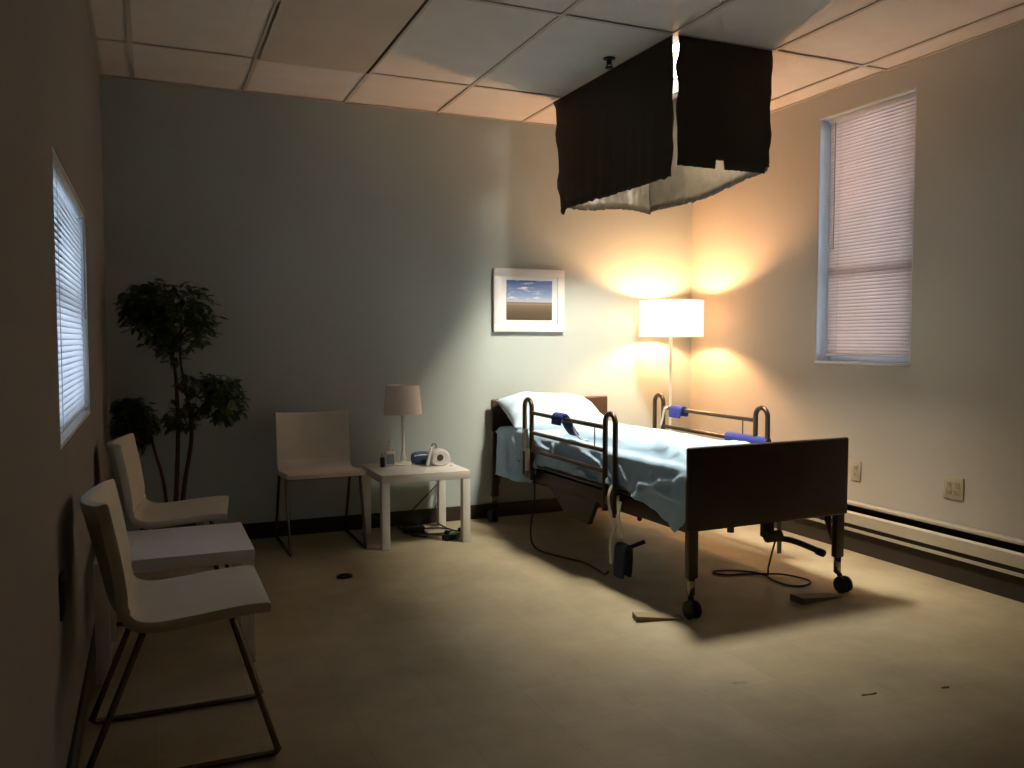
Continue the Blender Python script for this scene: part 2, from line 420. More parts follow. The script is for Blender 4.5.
# ------------------------------------------------------------------ hospital bed
BO = Vector((2.728, 3.195, 0)); BR = math.radians(1.9)
def bedthing(name, label, cat, group=None): return thing(name, BO, label, cat, group, BR)
bed = bedthing('hospital_bed', 'dark brown hospital bed with raised tubular side rails under the black-skirted light', 'hospital bed')
Lb = 2.262
MB().box((-.502, -.022, .385), (.487, .004, .775), .012, seg=4).build('footboard', 'bed_wood', bed)
MB().box((-.474, Lb - .010, .40), (.474, Lb + .017, .845), .012, seg=4).build('headboard', 'bed_wood', bed)
for y in (0.0, Lb):
    for x in (-.460, .450):
        yy = y + .006 if y == 0 else y - .026
        s = 1 if y == 0 else -1
        lg = MB().box((x - .027, yy - .018, .165), (x + .027, yy + .018, .62), .006).build('leg', 'bed_wood', bed)
        MB().box((x - .016, yy - .011, .085), (x + .016, yy + .011, .17), .003).build('leg_tube', 'chrome', lg)
        b = MB(); b.rings([[(x * 1 - .03 * (1 if x > 0 else -1), yy + s * .018, .42), (x - .03 * (1 if x > 0 else -1), yy + s * .10, .42), (x - .03 * (1 if x > 0 else -1), yy + s * .018, .25)],
                           [(x - .026 * (1 if x > 0 else -1), yy + s * .018, .42), (x - .026 * (1 if x > 0 else -1), yy + s * .10, .42), (x - .026 * (1 if x > 0 else -1), yy + s * .018, .25)]])
        b.build('bracket', 'bed_frame', lg)
        if True:
            cx = x + (-.040 if x < 0 else -.022); c = MB().rings([[(q_ - .007, w_ - .012, z_), (q_ + .007, w_ - .012, z_), (q_ + .007, w_ + .012, z_), (q_ - .007, w_ + .012, z_)] for q_, w_, z_ in ((x, yy, .092), (x * .6 + cx * .4, yy - .02, .088), (cx, yy - .055, .042))]).tube([(x, yy, .08), (x, yy, .10)], .012).build('caster', 'black_gloss', bed)
            for dx in (-.021, .021):
                MB().lathe([(0, -.011), (.030, -.011), (.040, -.007), (.042, 0), (.040, .007), (.030, .011), (0, .011)], (cx + dx * .85, yy - .060, .042), 22, axis='X').build('wheel', 'black', c)
# frame and deck
for x in (-.425, .425):
    MB().box((x - .018, .05, .36), (x + .018, Lb - .06, .44), .004).build('side_frame', 'bed_frame', bed)
b = MB()
for y in (.20, .62, 1.05, 1.45, 1.85, 2.10): b.box((-.407, y - .02, .375), (.407, y + .02, .415), .004)
b.build('cross_bar', 'bed_frame', bed)
MB().box((-.43, .05, .445), (.43, Lb - .06, .462), .004).build('mattress_deck', 'bed_frame', bed)
b = MB(); b.rings([[(-.40, .95, .36), (-.40, 1.55, .36), (-.40, 1.30, .20), (-.40, 1.05, .20)], [(-.372, .95, .36), (-.372, 1.55, .36), (-.372, 1.30, .20), (-.372, 1.05, .20)]])
b.build('lift_plate', 'bed_frame', bed)
MB().box((-.10, 1.0, .22), (.16, 1.55, .37), .015).build('motor_box', 'black_gloss', bed)
MB().tube([(-.38, .55, .33), (.0, 1.1, .25)], .014).build('lift_arm', 'bed_frame', bed)
MB().tube([(-.38, 1.9, .33), (0, 1.45, .25)], .014).build('lift_arm', 'bed_frame', bed)
# hand crank at the foot
ck = MB().box((-.005, .03, .30), (.060, .07, .392), .01).lathe([(0, -.05), (.028, -.05), (.028, .03), (0, .03)], (.03, .0, .315), 16, axis='X').build('crank_gearbox', 'bed_frame', bed)
MB().tube([(.04, .0, .305), (.13, -.02, .285), (.25, -.04, .235), (.27, -.045, .222)], .015, 10, True).build('crank_handle', 'black_gloss', ck)
MB().tube([(.262, -.042, .227), (.298, -.05, .212)], .019, 12).build('grip', 'black', ck)
MB().tube([(-.215, .03, .40), (-.215, .03, .352)], .017, 12).build('peg', 'bed_frame', bed)
MB().box((.093, .045, .21), (.118, .055, .39), .003).build('hanger_bar', 'heater', bed)

def guard_rail(x, ya, yb, name='guard_rail'):
    g = MB().tube([(x + .02 * (1 if x < 0 else -1), ya - .2, .47), (x + .02 * (1 if x < 0 else -1), yb + .2, .47)], .008, 8).build(name, 'steel_dark', bed)
    def loop(y, zb, zt):
        h = .050; P = [(x, y - h, zb)] + [(x, y - h * math.cos(a), zt + h * math.sin(a)) for a in [PI * k / 12 for k in range(13)]] + [(x, y + h, zb + .02)]
        MB().tube(P, .0145, 12).build('rail_post', 'steel_dark', g)
    loop(ya, .33, .822); loop(yb, .38, .836)
    for z in (.80, .675, .565):
        MB().tube([(x, ya + .05, z - .004), (x, yb - .05, z + .004)], .0125, 10).build('rail_bar', 'steel_dark', g)
    MB().tube([(x, ya + .16, .675), (x, ya + .16, .80)], .004, 6).build('rail_rod', 'steel_dark', g)
    for y in (ya, yb): MB().box((min(x, x + (.03 if x < 0 else -.06)) - .008, y - .05, .385), (max(x, x + (.03 if x < 0 else -.06)) + .008, y + .05, .435), .005).build('rail_clamp', 'bed_frame', g)
    return g
guard_rail(-.482, .68, 1.66); guard_rail(.512, .645, 1.655)

# mattress, sheet, pillow
mt = MB().box((-.435, .055, .462), (.435, Lb - .05, .648), .035, seg=4).build('mattress', 'matt', loc=BO, rotz=BR)
tag(mt, 'long mattress on the hospital bed under the pale blue sheet', 'mattress')
def hem(y):
    K = [(.03, .43), (.07, .39), (.12, .355), (.20, .39), (.32, .43), (.48, .475), (.60, .50), (1.0, .49), (1.45, .485), (1.56, .46), (1.66, .35), (1.9, .335), (2.16, .325), (2.2, .33)]
    for (a, za), (b_, zb) in zip(K, K[1:]):
        if y <= b_: 
            t_ = max(0, (y - a) / (b_ - a)); t_ = t_ * t_ * (3 - 2 * t_); return za + (zb - za) * t_
    return K[-1][1]
def ridge(p, s): return 1 - abs(noise.noise(Vector(p) * s)) * 2
NL, NT, NR = 34, 56, 14
def sheet_pt(i, v):
    y = .035 + v * (Lb - .035 - .06); zt = .660; xw = .447
    n1 = noise.noise(Vector((y * 3.1, 1.7, 0)))
    if i <= NL:                     # left drop
        f = i / NL; z = hem(y) + (zt - .03 - hem(y)) * f
        drop = 1 - f
        fold = .016 * noise.noise(Vector((y * 7, z * 3, 5))) + .010 * noise.noise(Vector((y * 15 + z * 9, z * 4, 2)))
        rg = max(0, ridge((y * 1.0 - z * 1.6, z * 1.2 + y * .6, 3), 2.6) - .80) * .16
        for (ya_, za_, yb_, zb_, am) in ((.50, .44, .26, .575, .016), (.26, .575, .12, .60, .010), (.62, .60, .54, .54, .012), (.34, .60, .30, .52, .010), (1.5, .60, 1.15, .55, .008), (1.95, .62, 1.80, .40, .010), (2.1, .60, 2.0, .38, .010), (.8, .62, .66, .50, .010)):
            A = Vector((ya_, za_, 0)); B = Vector((yb_, zb_, 0)); q = Vector((y, z, 0)); t_ = max(0, min(1, (q - A).dot(B - A) / (B - A).length_squared))
            dd = (q - A - (B - A) * t_).length; rg += am * math.exp(-(dd / .011) ** 2) * 1.6
        return Vector((-xw - .006 - .010 * drop + min(.016, fold * (drop + .25)) * .7 - min(rg * 1.1, .024) * (.5 + .6 * drop), y + .03 * drop * n1, z))
    if i <= NL + 6:
        a = (i - NL) / 6 * PI / 2; r = .030
        p = Vector((-xw - .006 + r - r * math.cos(a), y, zt - r + r * math.sin(a)))
    elif i <= NL + 6 + NT:
        f = (i - NL - 6) / NT; p = Vector((-xw + .024 + f * (2 * xw - .048), y, zt))
    elif i <= NL + 12 + NT:
        a = (i - NL - 6 - NT) / 6 * PI / 2; r = .030
        p = Vector((xw + .006 - r + r * math.sin(a), y, zt - r + r * math.cos(a)))
    else:
        f = (i - NL - 12 - NT) / NR; return Vector((xw + .008, y, zt - .03 - f * .17))
    # wrinkles on the top: long creases running down the bed plus small rumples
    x = p.x
    k = 0.0
    for cx, sl, wd, am, ya, yb in ((-.36, .03, .016, .022, .1, 1.5), (-.27, .0, .014, .018, .2, 1.1), (-.16, -.10, .014, .014, .3, 1.1), (-.40, .16, .012, .014, .05, .7), (.05, .12, .014, .012, .2, 1.0), (.22, -.08, .014, .010, .4, 1.2), (-.20, -.38, .012, .016, .05, .5), (.30, .10, .012, .009, .1, .8), (.12, -.5, .012, .010, .1, .6), (-.1, .35, .012, .010, 1.0, 1.5)):
        if ya < y < yb:
            e = min(1, (y - ya) / .15, (yb - y) / .15)
            k += 2.6 * am * e * math.exp(-((x - cx - sl * (y - ya)) / wd) ** 2)
    p.z += k + .009 * noise.noise(Vector((x * 5, y * 2.4, 1))) + .008 * ridge((x * 1.4 + y * .8, y * 1.1, 8), 4)
    return p
NI = NL + 12 + NT + NR
b = MB(); b.grid(lambda u, v: sheet_pt(round(u * NI), v), NI, 230)
sh = b.build('bed_sheet', 'sheet', loc=BO, rotz=BR, solid=.0025, smooth=180)
tag(sh, 'pale blue rumpled sheet covering the mattress, corner hanging beside the footboard', 'bed sheet')

def pillow_mesh(W, H, TT):
    b = MB(); n = 44
    def side(sg):
        def fn(u, v):
            a, c = 2 * u - 1, 2 * v - 1
            t_ = TT / 2 * (max(0, 1 - abs(a) ** 2.6) ** .55) * (max(0, 1 - abs(c) ** 2.6) ** .55)
            ox = a * W / 2 * (1 - .07 * (1 - c * c) * abs(a)); oy = c * H / 2 * (1.02 - .24 * abs(a) ** 4)
            wr = .020 * noise.noise(Vector((a * 2.5, c * 2.5, sg))) + .014 * (ridge((a * 1.2, c * 1.0 + a, 2 + sg), 2.2) - .6) * (1 - t_ / (TT / 2) * .5)
            edge = min(1, (1 - abs(a)) * 6, (1 - abs(c)) * 6)
            return Vector((ox, oy, sg * (t_ + wr * edge)))
        return fn
    b.grid(side(1), n, n); b.grid(side(-1), n, n)
    return b
b = pillow_mesh(.78, .44, .24)
mx = Matrix.Translation((-.075, Lb - .205, .735)) @ Matrix.Rotation(math.radians(4), 4, 'Y') @ Matrix.Rotation(math.radians(27), 4, 'X')
bmesh.ops.transform(b.bm, matrix=mx, verts=b.bm.verts)
pl = b.build('pillow', 'pillowcase', loc=BO, rotz=BR, smooth=180)
tag(pl, 'plump pillow in a pale blue white case leaning against the headboard', 'pillow')

# limb restraints
def cuff(label, path, width, yc, straps, m='blue', th=.014):
    """a padded band bent along path (x,z) and `width` wide along y"""
    t = bedthing('restraint_cuff', label, 'restraint cuff', 'blue padded restraints on the bed')
    P = spline([Vector((p[0], 0, p[1])) for p in path], 6); b = MB(); rings = []
    for i, p in enumerate(P):
        d = (P[min(i + 1, len(P) - 1)] - P[max(i - 1, 0)]).normalized(); nn = Vector((-d.z, 0, d.x))
        e = 1 - .18 * (abs(2 * i / (len(P) - 1) - 1) ** 4); hw = width / 2 * e
        ring = []
        for (a, c) in ((-1, -.6), (-.94, -1), (.94, -1), (1, -.6), (1, .6), (.94, 1), (-.94, 1), (-1, .6)):
            ring.append(p + Vector((0, yc + a * hw, 0)) + nn * (c * th / 2))
        rings.append(ring)
    b.rings(rings).build('pad', m, t)
    for s in straps:
        Q = spline([Vector(q) for q in s], 6); b = MB(); rings = []
        for i, p in enumerate(Q):
            d = (Q[min(i + 1, len(Q) - 1)] - Q[max(i - 1, 0)]).normalized()
            sd = Vector((0, 1, 0)); sd = (sd - d * sd.dot(d)).normalized(); nn = d.cross(sd)
            rings.append([p + sd * .011 + nn * .0015, p - sd * .011 + nn * .0015, p - sd * .011 - nn * .0015, p + sd * .011 - nn * .0015])
        b.rings(rings).build('strap', 'strap', t)
    return t
cuff('small blue restraint cuff on the top bar of the left bed rail, near pillow',
     [(-.515, .765), (-.505, .815), (-.482, .828), (-.455, .800), (-.42, .735), (-.39, .700)], .12, 1.225,
     [[(-.44, 1.17, .78), (-.43, 1.16, .73), (-.40, 1.13, .685), (-.36, 1.12, .682)]])
cuff('small blue restraint cuff folded over the top bar of the right bed rail',
     [(.545, .760), (.536, .806), (.512, .822), (.488, .806), (.480, .750)], .13, 1.435,
     [[(.48, 1.51, .818), (.472, 1.535, .80), (.468, 1.55, .74), (.458, 1.56, .69)]])
cuff('long flat blue foam pad hung on the right bed rail next to the footboard',
     [(.532, .585), (.530, .68), (.512, .700), (.493, .68), (.490, .64)], .36, .765, [], th=.012)
ch = cuff('dark blue restraint cuff dangling by white straps under the left bed rail',
     [(-.545, .055), (-.540, .13), (-.535, .20), (-.515, .222), (-.497, .20), (-.495, .13), (-.500, .06)], .095, .49,
     [[(-.482, .66, .50), (-.515, .64, .43), (-.525, .58, .30), (-.52, .52, .21)], [(-.500, .545, .43), (-.53, .54, .33), (-.545, .57, .22), (-.55, .56, .11)], [(-.482, .60, .45), (-.52, .53, .36), (-.515, .50, .25)]], m='blue_dark')
MB().tube([(-.54, .45, .205), (-.49, .44, .222), (-.43, .43, .240)], .011, 10, True).build('buckle_arm', 'blue_dark', ch)
b = MB().box((-.520, 1.63, .56), (-.497, 1.66, .70), .003); b.box((-.522, 1.60, .44), (-.499, 1.625, .58), .003)
tag(b.build('strap', 'strap', loc=BO, rotz=BR), 'short cream strap tied on the left bed rail post near the headboard', 'strap')

# bed cables
def cable(name, label, pts, r=.005, m='black'):
    o = MB().tube(pts, r, 8, True).build(name, m); tag(o, label, 'cable'); return o
cable('power_cable', 'black cable drooping from the left bed rail to the floor and hanging cuff',
      [(2.165, 4.70, .47), (2.15, 4.65, .30), (2.10, 4.60, .10), (2.09, 4.50, .02), (2.15, 4.33, .008), (2.22, 4.15, .008), (2.215, 3.98, .010), (2.17, 3.82, .03), (2.16, 3.76, .06)], .006)
cable('power_cable', 'thin black cable looped on the floor under the footboard',
      [(2.83, 3.27, .28), (2.86, 3.33, .20), (2.93, 3.44, .08), (3.00, 3.53, .008), (2.98, 3.60, .007), (2.90, 3.68, .006), (2.80, 3.71, .006), (2.77, 3.68, .006), (2.82, 3.62, .006), (2.93, 3.59, .007), (3.07, 3.50, .013), (3.14, 3.40, .006), (3.12, 3.34, .006), (3.04, 3.31, .006), (2.98, 3.35, .006), (2.97, 3.44, .006), (2.99, 3.52, .006)], .005)

# wedges on the floor by the foot casters
def wedge(label, a, b_, wd, h):
    a = Vector((*a, 0)); b_ = Vector((*b_, 0)); d = (b_ - a).normalized(); s = Vector((-d.y, d.x, 0)) * wd / 2; z = Vector((0, 0, 1))
    o = MB().rings([[a - s, a + s, a + s + z * h, a - s + z * h], [b_ - s * .8, b_ + s * .8, b_ + s * .8 + z * .004, b_ - s * .8 + z * .004]]).build('wedge', 'wedge', loc=(0, 0, .0005))
    tag(o, label, 'wedge', 'brown wedges beside the foot casters')
wedge('flat brown wedge on the floor left of the left foot caster', (1.985, 3.215), (2.20, 3.155), .075, .026)
wedge('flat brown wedge on the floor left of the right foot caster', (2.83, 3.12), (3.09, 3.13), .085, .032)

# ------------------------------------------------------------------ floor lamp behind the bed
t = thing('floor_lamp', (LX, LY, 0), 'lit floor lamp with a white drum shade in the corner behind the bed', 'floor lamp')
MB().lathe([(0, 0), (.14, 0), (.14, .012), (.02, .022), (0, .022)], n=32).build('base', 'lamp_white', t)
MB().tube([(0, 0, .02), (0, 0, 1.36)], .010, 12).build('pole', 'lamp_white', t)
def drum(r0, z0, r1, z1, th=.0015, n=48):
    b = MB(); R = []
    for (r, z) in ((r0, z0), (r1, z1), (r1 - th, z1), (r0 - th, z0)): R.append([(r * math.cos(2 * PI * j / n), r * math.sin(2 * PI * j / n), z) for j in range(n)])
    return b.rings(R, closed=True)
SH = drum(.232, 1.285, .232, 1.545).build('lamp_shade', 'shade', t)
b = MB()
for k in range(3):
    a = 2 * PI * k / 3 + .3; b.tube([(0, 0, 1.36), (.229 * math.cos(a), .229 * math.sin(a), 1.36)], .0025, 6)
b.build('shade_ring', 'lamp_white', SH)
MB().lathe([(.018, 1.33), (.018, 1.375), (.012, 1.38)], n=16).build('socket', 'lamp_white', t)
MB().lathe([(.012, 1.38), (.022, 1.40), (.031, 1.43), (.028, 1.455), (.012, 1.47), (.002, 1.472)], n=18).build('bulb', 'bulb', t)

# ------------------------------------------------------------------ side tables
def side_table(loc, label):
    t = thing('side_table', loc, label, 'side table', 'square white side tables')
    h = .282; g = .262
    MB().box((-h, -g, .40), (h, g, .45), .002).build('tabletop', 'lacq', t)
    for sx in (-1, 1):
        for sy in (-1, 1):
            xa, xb = sorted((sx * h, sx * (h - .05))); ya, yb = sorted((sy * g, sy * (g - .05)))
            MB().box((xa + .0005, ya + .0005, 0), (xb - .0005, yb - .0005, .40), .002).build('leg', 'lacq', t)
    return t
tb = side_table((1.535, 5.145, 0), 'small square white side table holding the small lamp, against the back wall')
dup(tb, (.075, 3.635, 0), 0, 'square white side table with empty top between two chairs at the left wall')

# ------------------------------------------------------------------ chairs (face +x in their own frame)
def chair_profile():
    seat = [(.255, .462), (.20, .463), (.12, .458), (.02, .448), (-.07, .442), (-.125, .449), (-.160, .470)]
    back = [(-.160, .470), (-.179, .50), (-.190, .54), (-.206, .61), (-.223, .68), (-.240, .75), (-.250, .795)]
    return seat, back
def shell(prof, W, th, wid_fn, dish):
    P = spline([Vector((a, 0, c)) for a, c in prof], 5); rings = []
    for i, p in enumerate(P):
        d = (P[min(i + 1, len(P) - 1)] - P[max(i - 1, 0)]).normalized(); nn = Vector((-d.z, 0, d.x))
        f = i / (len(P) - 1); hw = W / 2 * wid_fn(f); tt = (th[0] + (th[1] - th[0]) * f) / 2 * (1 if 0 < i < len(P) - 1 else .75)
        ring = []; K = 12
        def pt(a, c):
            bow = dish(f) * (a * a)
            return p + Vector((0, a * hw, 0)) + nn * (c * tt) + nn * -bow
        for k in range(K + 1): ring.append(pt(-1 + 2 * k / K * 1, -1) if 0 < k < K else pt(-.985 if k == 0 else .985, -1))
        ring.append(pt(1, -.5)); ring.append(pt(1, .5))
        for k in range(K + 1): ring.append(pt(1 - 2 * k / K, 1) if 0 < k < K else pt(.985 if k == 0 else -.985, 1))
        ring.append(pt(-1, .5)); ring.append(pt(-1, -.5))
        rings.append(ring)
    return MB().rings(rings)
def make_chair(loc, rot, label):
    t = thing('dining_chair', loc, label, 'chair', 'cream leather chairs with chrome sled legs', rot)
    seat, back = chair_profile()
    shell(seat, .46, (.030, .032), lambda f: 1, lambda f: .024 * max(0, (f - .55) / .45) ** 2).build('seat', 'leather', t)
    shell(back, .46, (.032, .032), lambda f: 1, lambda f: .024 + .034 * math.sin(f * PI / 2)).build('backrest', 'leather', t)
    for s in (-1, 1):
        y = s * .222; yi = s * .19
        MB().tube([(.145, y, .438), (.262, y, .045), (.270, y, .020), (.262, y, .0105)], .0095, 10).build('leg', 'chrome', t)
        MB().tube([(-.10, y, .425), (-.252, y, .045), (-.262, y, .020), (-.252, y, .0105)], .0095, 10).build('leg', 'chrome', t)
        MB().tube([(-.252, y, .0105), (.262, y, .0105)], .0095, 10).build('floor_runner', 'chrome', t)
    for x, z in ((.145, .436), (-.10, .423)):
        MB().tube([(x, -.222, z), (x, .222, z)], .0095, 10).build('cross_bar', 'chrome', t)
    return t
c1 = make_chair((.062, 2.80, 0), 0, 'cream leather chair nearest the camera, at the left wall before the empty side table')
dup(c1, (.072, 4.235, 0), -.10, 'cream leather chair at the left wall beyond the empty side table, near the plant')
dup(c1, (.94, 5.215, 0), -PI / 2 + .02, 'cream leather chair against the back wall, beside the table with the lamp')

# ------------------------------------------------------------------ things on the side table
t = thing('table_lamp', (1.49, 5.25, .45), 'small unlit table lamp with a beige tapered shade on a white turned base', 'table lamp')
MB().lathe([(0, 0), (.052, 0), (.054, .008), (.045, .016), (.024, .024), (.018, .034), (.022, .048), (.017, .062), (.012, .09), (.010, .20), (.011, .335), (.016, .342), (.010, .352), (.008, .40), (0, .40)], n=28).build('base', 'lamp_white', t)
dr = drum(.124, .335, .106, .520).build('lamp_shade', 'shade_small', t)
MB().tube([(-.105, 0, .505), (.105, 0, .505)], .002, 6).tube([(0, 0, .40), (0, 0, .505)], .003, 6).build('shade_spider', 'lamp_white', dr)

t = thing('pump_bottle', (1.392, 5.22, .45), 'clear pump bottle of hand gel at the left of the table lamp', 'bottle')
MB().box((-.032, -.02, 0), (.032, .02, .105), .009, seg=3).build('body', 'bottle', t)
MB().box((-.026, -.0215, .02), (.026, -.0205, .085)).build('label', 'label', t)
MB().lathe([(.014, .103), (.014, .125), (.006, .127), (.005, .155), (.012, .157), (.012, .168), (0, .169)], n=16).box((-.004, -.035, .158), (.004, 0, .166), .002).build('pump', 'lamp_white', t)
t = thing('capped_bottle', (1.345, 5.225, .45), 'tiny dark green capped bottle beside the pump bottle', 'bottle')
MB().lathe([(0, 0), (.014, 0), (.015, .01), (.015, .055), (.010, .065), (0, .065)], n=16).build('body', 'pot', t)
MB().lathe([(.009, .064), (.009, .088), (0, .090)], n=14).build('cap', 'label', t)

t = thing('blue_pouch', (1.612, 5.25, .45), 'shiny blue rounded pouch behind the white device on the side table', 'pouch')
b = MB(); b.lathe([(0, -.066), (.022, -.066), (.034, -.060), (.042, -.035), (.044, 0), (.042, .035), (.034, .060), (.022, .066), (0, .066)], (0, 0, .042), 28, axis='X')
for v in b.bm.verts: v.co.z = max(v.co.z, .0005)
b.build('pouch_body', 'dev_blue', t)
MB().tube([(-.056, -.030, .060), (0, -.036, .066), (.056, -.030, .060)], .004, 8, True).build('flap_edge', 'dev_white', t)
MB().box((-.012, -.052, .018), (.012, -.046, .034), .002).build('clasp', 'black_gloss', t)

t = thing('nebulizer', (1.705, 5.16, .45), 'white rounded medical device with dark round dial and arched tube on side table', 'medical device')
b = MB(); b.lathe([(0, -.045), (.046, -.045), (.056, -.034), (.058, 0), (.056, .034), (.046, .045), (0, .045)], (0, 0, .052), 28, axis='Y')
for v in b.bm.verts:
    v.co.z = max(v.co.z, .0005); v.co.x *= 1.1 if v.co.z > .05 else 1.25
b.build('housing', 'dev_white', t)
MB().lathe([(0, -.052), (.019, -.052), (.022, -.044), (.022, -.040)], (-.008, 0, .056), 20, axis='Y', cap=True).build('dial', 'brown_dial', t)
MB().tube([(-.085, -.015, .004), (-.072, -.015, .07), (-.055, -.01, .125)], .013, 12, True, .010).build('mouthpiece', 'dev_white', t)
MB().tube([(-.055, -.01, .122), (-.045, 0, .140), (-.02, .01, .135), (-.012, .02, .10)], .004, 8, True).build('tube', 'chrome', t)
MB().tube([(.06, 0, .02), (.085, -.02, .012), (.075, -.05, .005), (.055, -.06, .004)], .004, 8, True).build('power_lead', 'dev_white', t)

# under the table
t = thing('power_strip', (1.745, 5.0, 0), 'black power strip with a green light on the floor under the lamp table', 'power strip', rotz=.35)
MB().box((-.075, -.028, 0), (.075, .028, .038), .006).build('body', 'black_gloss', t)
MB().box((-.030, -.020, .0375), (.030, .014, .0400), .001).build('indicator', 'green', t)
for x in (-.055, .055): MB().box((x - .010, -.016, .036), (x + .010, .014, .062), .004).build('plug', 'black', t)
cable('power_cable', 'black lead hanging behind the lamp table, curving left to the floor', [(1.88, 5.45, .42), (1.84, 5.455, .33), (1.73, 5.455, .22), (1.60, 5.45, .10), (1.50, 5.40, .012), (1.58, 5.25, .008), (1.68, 5.10, .009), (1.75, 5.03, .03)])
cable('power_cable', 'black lead hanging straight down behind the lamp table to the power strip', [(1.84, 5.475, .42), (1.82, 5.475, .30), (1.80, 5.46, .18), (1.74, 5.40, .06), (1.79, 5.25, .010), (1.86, 5.12, .008), (1.85, 5.03, .012), (1.81, 5.01, .02)])
cable('power_cable', 'coil of black lead lying on the floor behind the power strip', [(1.60, 5.10, .007), (1.52, 5.17, .007), (1.56, 5.28, .007), (1.70, 5.32, .008), (1.80, 5.22, .010), (1.74, 5.13, .012), (1.60, 5.12, .018), (1.50, 5.22, .008), (1.56, 5.34, .007)])
t = thing('power_adapter', (1.56, 5.27, 0), 'flat black power adapter on the floor under the lamp table near the wall', 'power adapter')
MB().box((-.07, -.035, 0), (.07, .035, .045), .008).build('body', 'black', t)
MB().tube([(.07, 0, .02), (.12, .01, .012), (.15, .03, .006)], .004, 8, True).build('lead', 'black', t)

b = MB(); n = 20; R = []
for k in range(n):
    a = 2 * PI * k / n; R.append([(math.cos(a) * q[0], math.sin(a) * q[0] * .8, q[1]) for q in ((.030, .001), (.043, .001), (.043, .013), (.030, .013))])
tag(b.rings(R, closed=True).build('tape_roll', 'black', loc=(.925, 4.41, 0)), 'small dark ring lying alone on the open floor', 'ring')

# debris
for (x, y, l, a, m_, lb) in ((1.97, 2.46, .055, -.4, 'scrap_white', 'tiny pale scrap on the floor before the bed, leftmost of three'), (2.33, 2.195, .06, -.15, 'scrap', 'tiny brown scrap on the floor, middle one in front of the bed'), (2.63, 2.13, .03, -.2, 'scrap', 'tiny brown scrap on the floor, rightmost one in front of the bed')):
    b = MB()
    b.rings([[(-l / 2 + i * l / 5, -.004 - .003 * random.random(), 0), (-l / 2 + i * l / 5, .005 * random.random() + .002, 0), (-l / 2 + i * l / 5, 0, .003 + .003 * random.random())] for i in range(6)])
    tag(b.build('scrap', m_, loc=(x, y, .0005), rotz=a), lb, 'scrap', 'scraps on the floor')

# ------------------------------------------------------------------ picture
t = thing('picture_frame', (2.492, YB, 1.318), 'wide white picture frame with a blue sky and marsh photo on the back wall', 'picture')
fw, fh, fb, dpt = .276, .445, .055, .032
b = MB()
def frame_bars(b, w_, z0, z1, br, y0, y1, bev=.003):
    b.box((-w_, y0, z0), (w_, y1, z0 + br), bev); b.box((-w_, y0, z1 - br), (w_, y1, z1), bev)
    b.box((-w_, y0, z0 + br), (-w_ + br, y1, z1 - br), bev); b.box((w_ - br, y0, z0 + br), (w_, y1, z1 - br), bev)
frame_bars(b, fw, 0, fh, fb, -dpt, -.002)
b.build('frame', 'white_paint', t)
MB().box((-fw + .05, -.022, .05), (fw - .05, -.006, fh - .05)).build('mount', 'white_paint', t)
MB().box((-.178, -.0255, .085), (.178, -.0222, .365)).build('print', 'photo', t)

# ------------------------------------------------------------------ baseboard heater and outlets
t = thing('baseboard_heater', (XR, 0, 0), 'long cream baseboard heater along the foot of the right wall', 'heater')
ya, yb = .3, 5.38
MB().box((-.075, ya, .279), (-.013, yb, .294), .003).build('top_cap', 'heater', t)
MB().box((-.022, ya, .10), (-.013, yb, .279)).build('back_panel', 'heater_dark', t)
MB().rings([[(-.078, q, .168), (-.078, q, .230), (-.066, q, .240), (-.063, q, .240), (-.072, q, .228), (-.072, q, .168)] for q in (ya, yb)]).build('front_panel', 'heater', t)
MB().rings([[(-.080, q, .126), (-.080, q, .143), (-.050, q, .138), (-.050, q, .126)] for q in (ya, yb)]).build('bottom_lip', 'heater', t)
MB().box((-.068, ya, .135), (-.024, yb, .215)).build('fin_element', 'heater_dark', t)
MB().box((-.082, yb, .02), (-.012, yb + .02, .288), .003).build('end_cap', 'heater', t)
MB().box((-.06, ya, .0), (-.014, yb, .126)).build('toe_plate', 'heater_dark', t)

def outlet(loc, w_, h_, gang, label, face='R', m='plate', ms='slot'):
    t = thing('wall_outlet', loc, label, 'wall outlet')
    s = -1 if face == 'R' else 1
    MB().box((min(0, s * .007), -w_ / 2, -h_ / 2), (max(0, s * .007), w_ / 2, h_ / 2), .002).build('cover_plate', m, t)
    for g in range(gang):
        yc = (g - (gang - 1) / 2) * .046
        for z in (-.02, .02):
            MB().box((min(s * .0065, s * .009), yc - .017, z - .014), (max(s * .0065, s * .009), yc + .017, z + .014), .003).build('socket', m, t)
            b = MB()
            for dy in (-.006, .006): b.box((min(s * .0085, s * .0095), yc + dy - .0015, z - .004), (max(s * .0085, s * .0095), yc + dy + .0015, z + .007))
            b.box((min(s * .0085, s * .0095), yc - .0025, z - .011), (max(s * .0085, s * .0095), yc + .0025, z - .006))
            b.build('slots', ms, t)
outlet((XR, 3.80, .475), .075, .118, 1, 'narrow single wall outlet on the right wall just beyond the footboard')
outlet((XR, 3.13, .48), .118, .118, 2, 'wide double wall outlet on the right wall above the heater, nearest the camera')
outlet((XL, 2.52, .58), .075, .12, 1, 'dark wall outlet low on the left wall behind the nearest chair', 'L', 'pot', 'black')

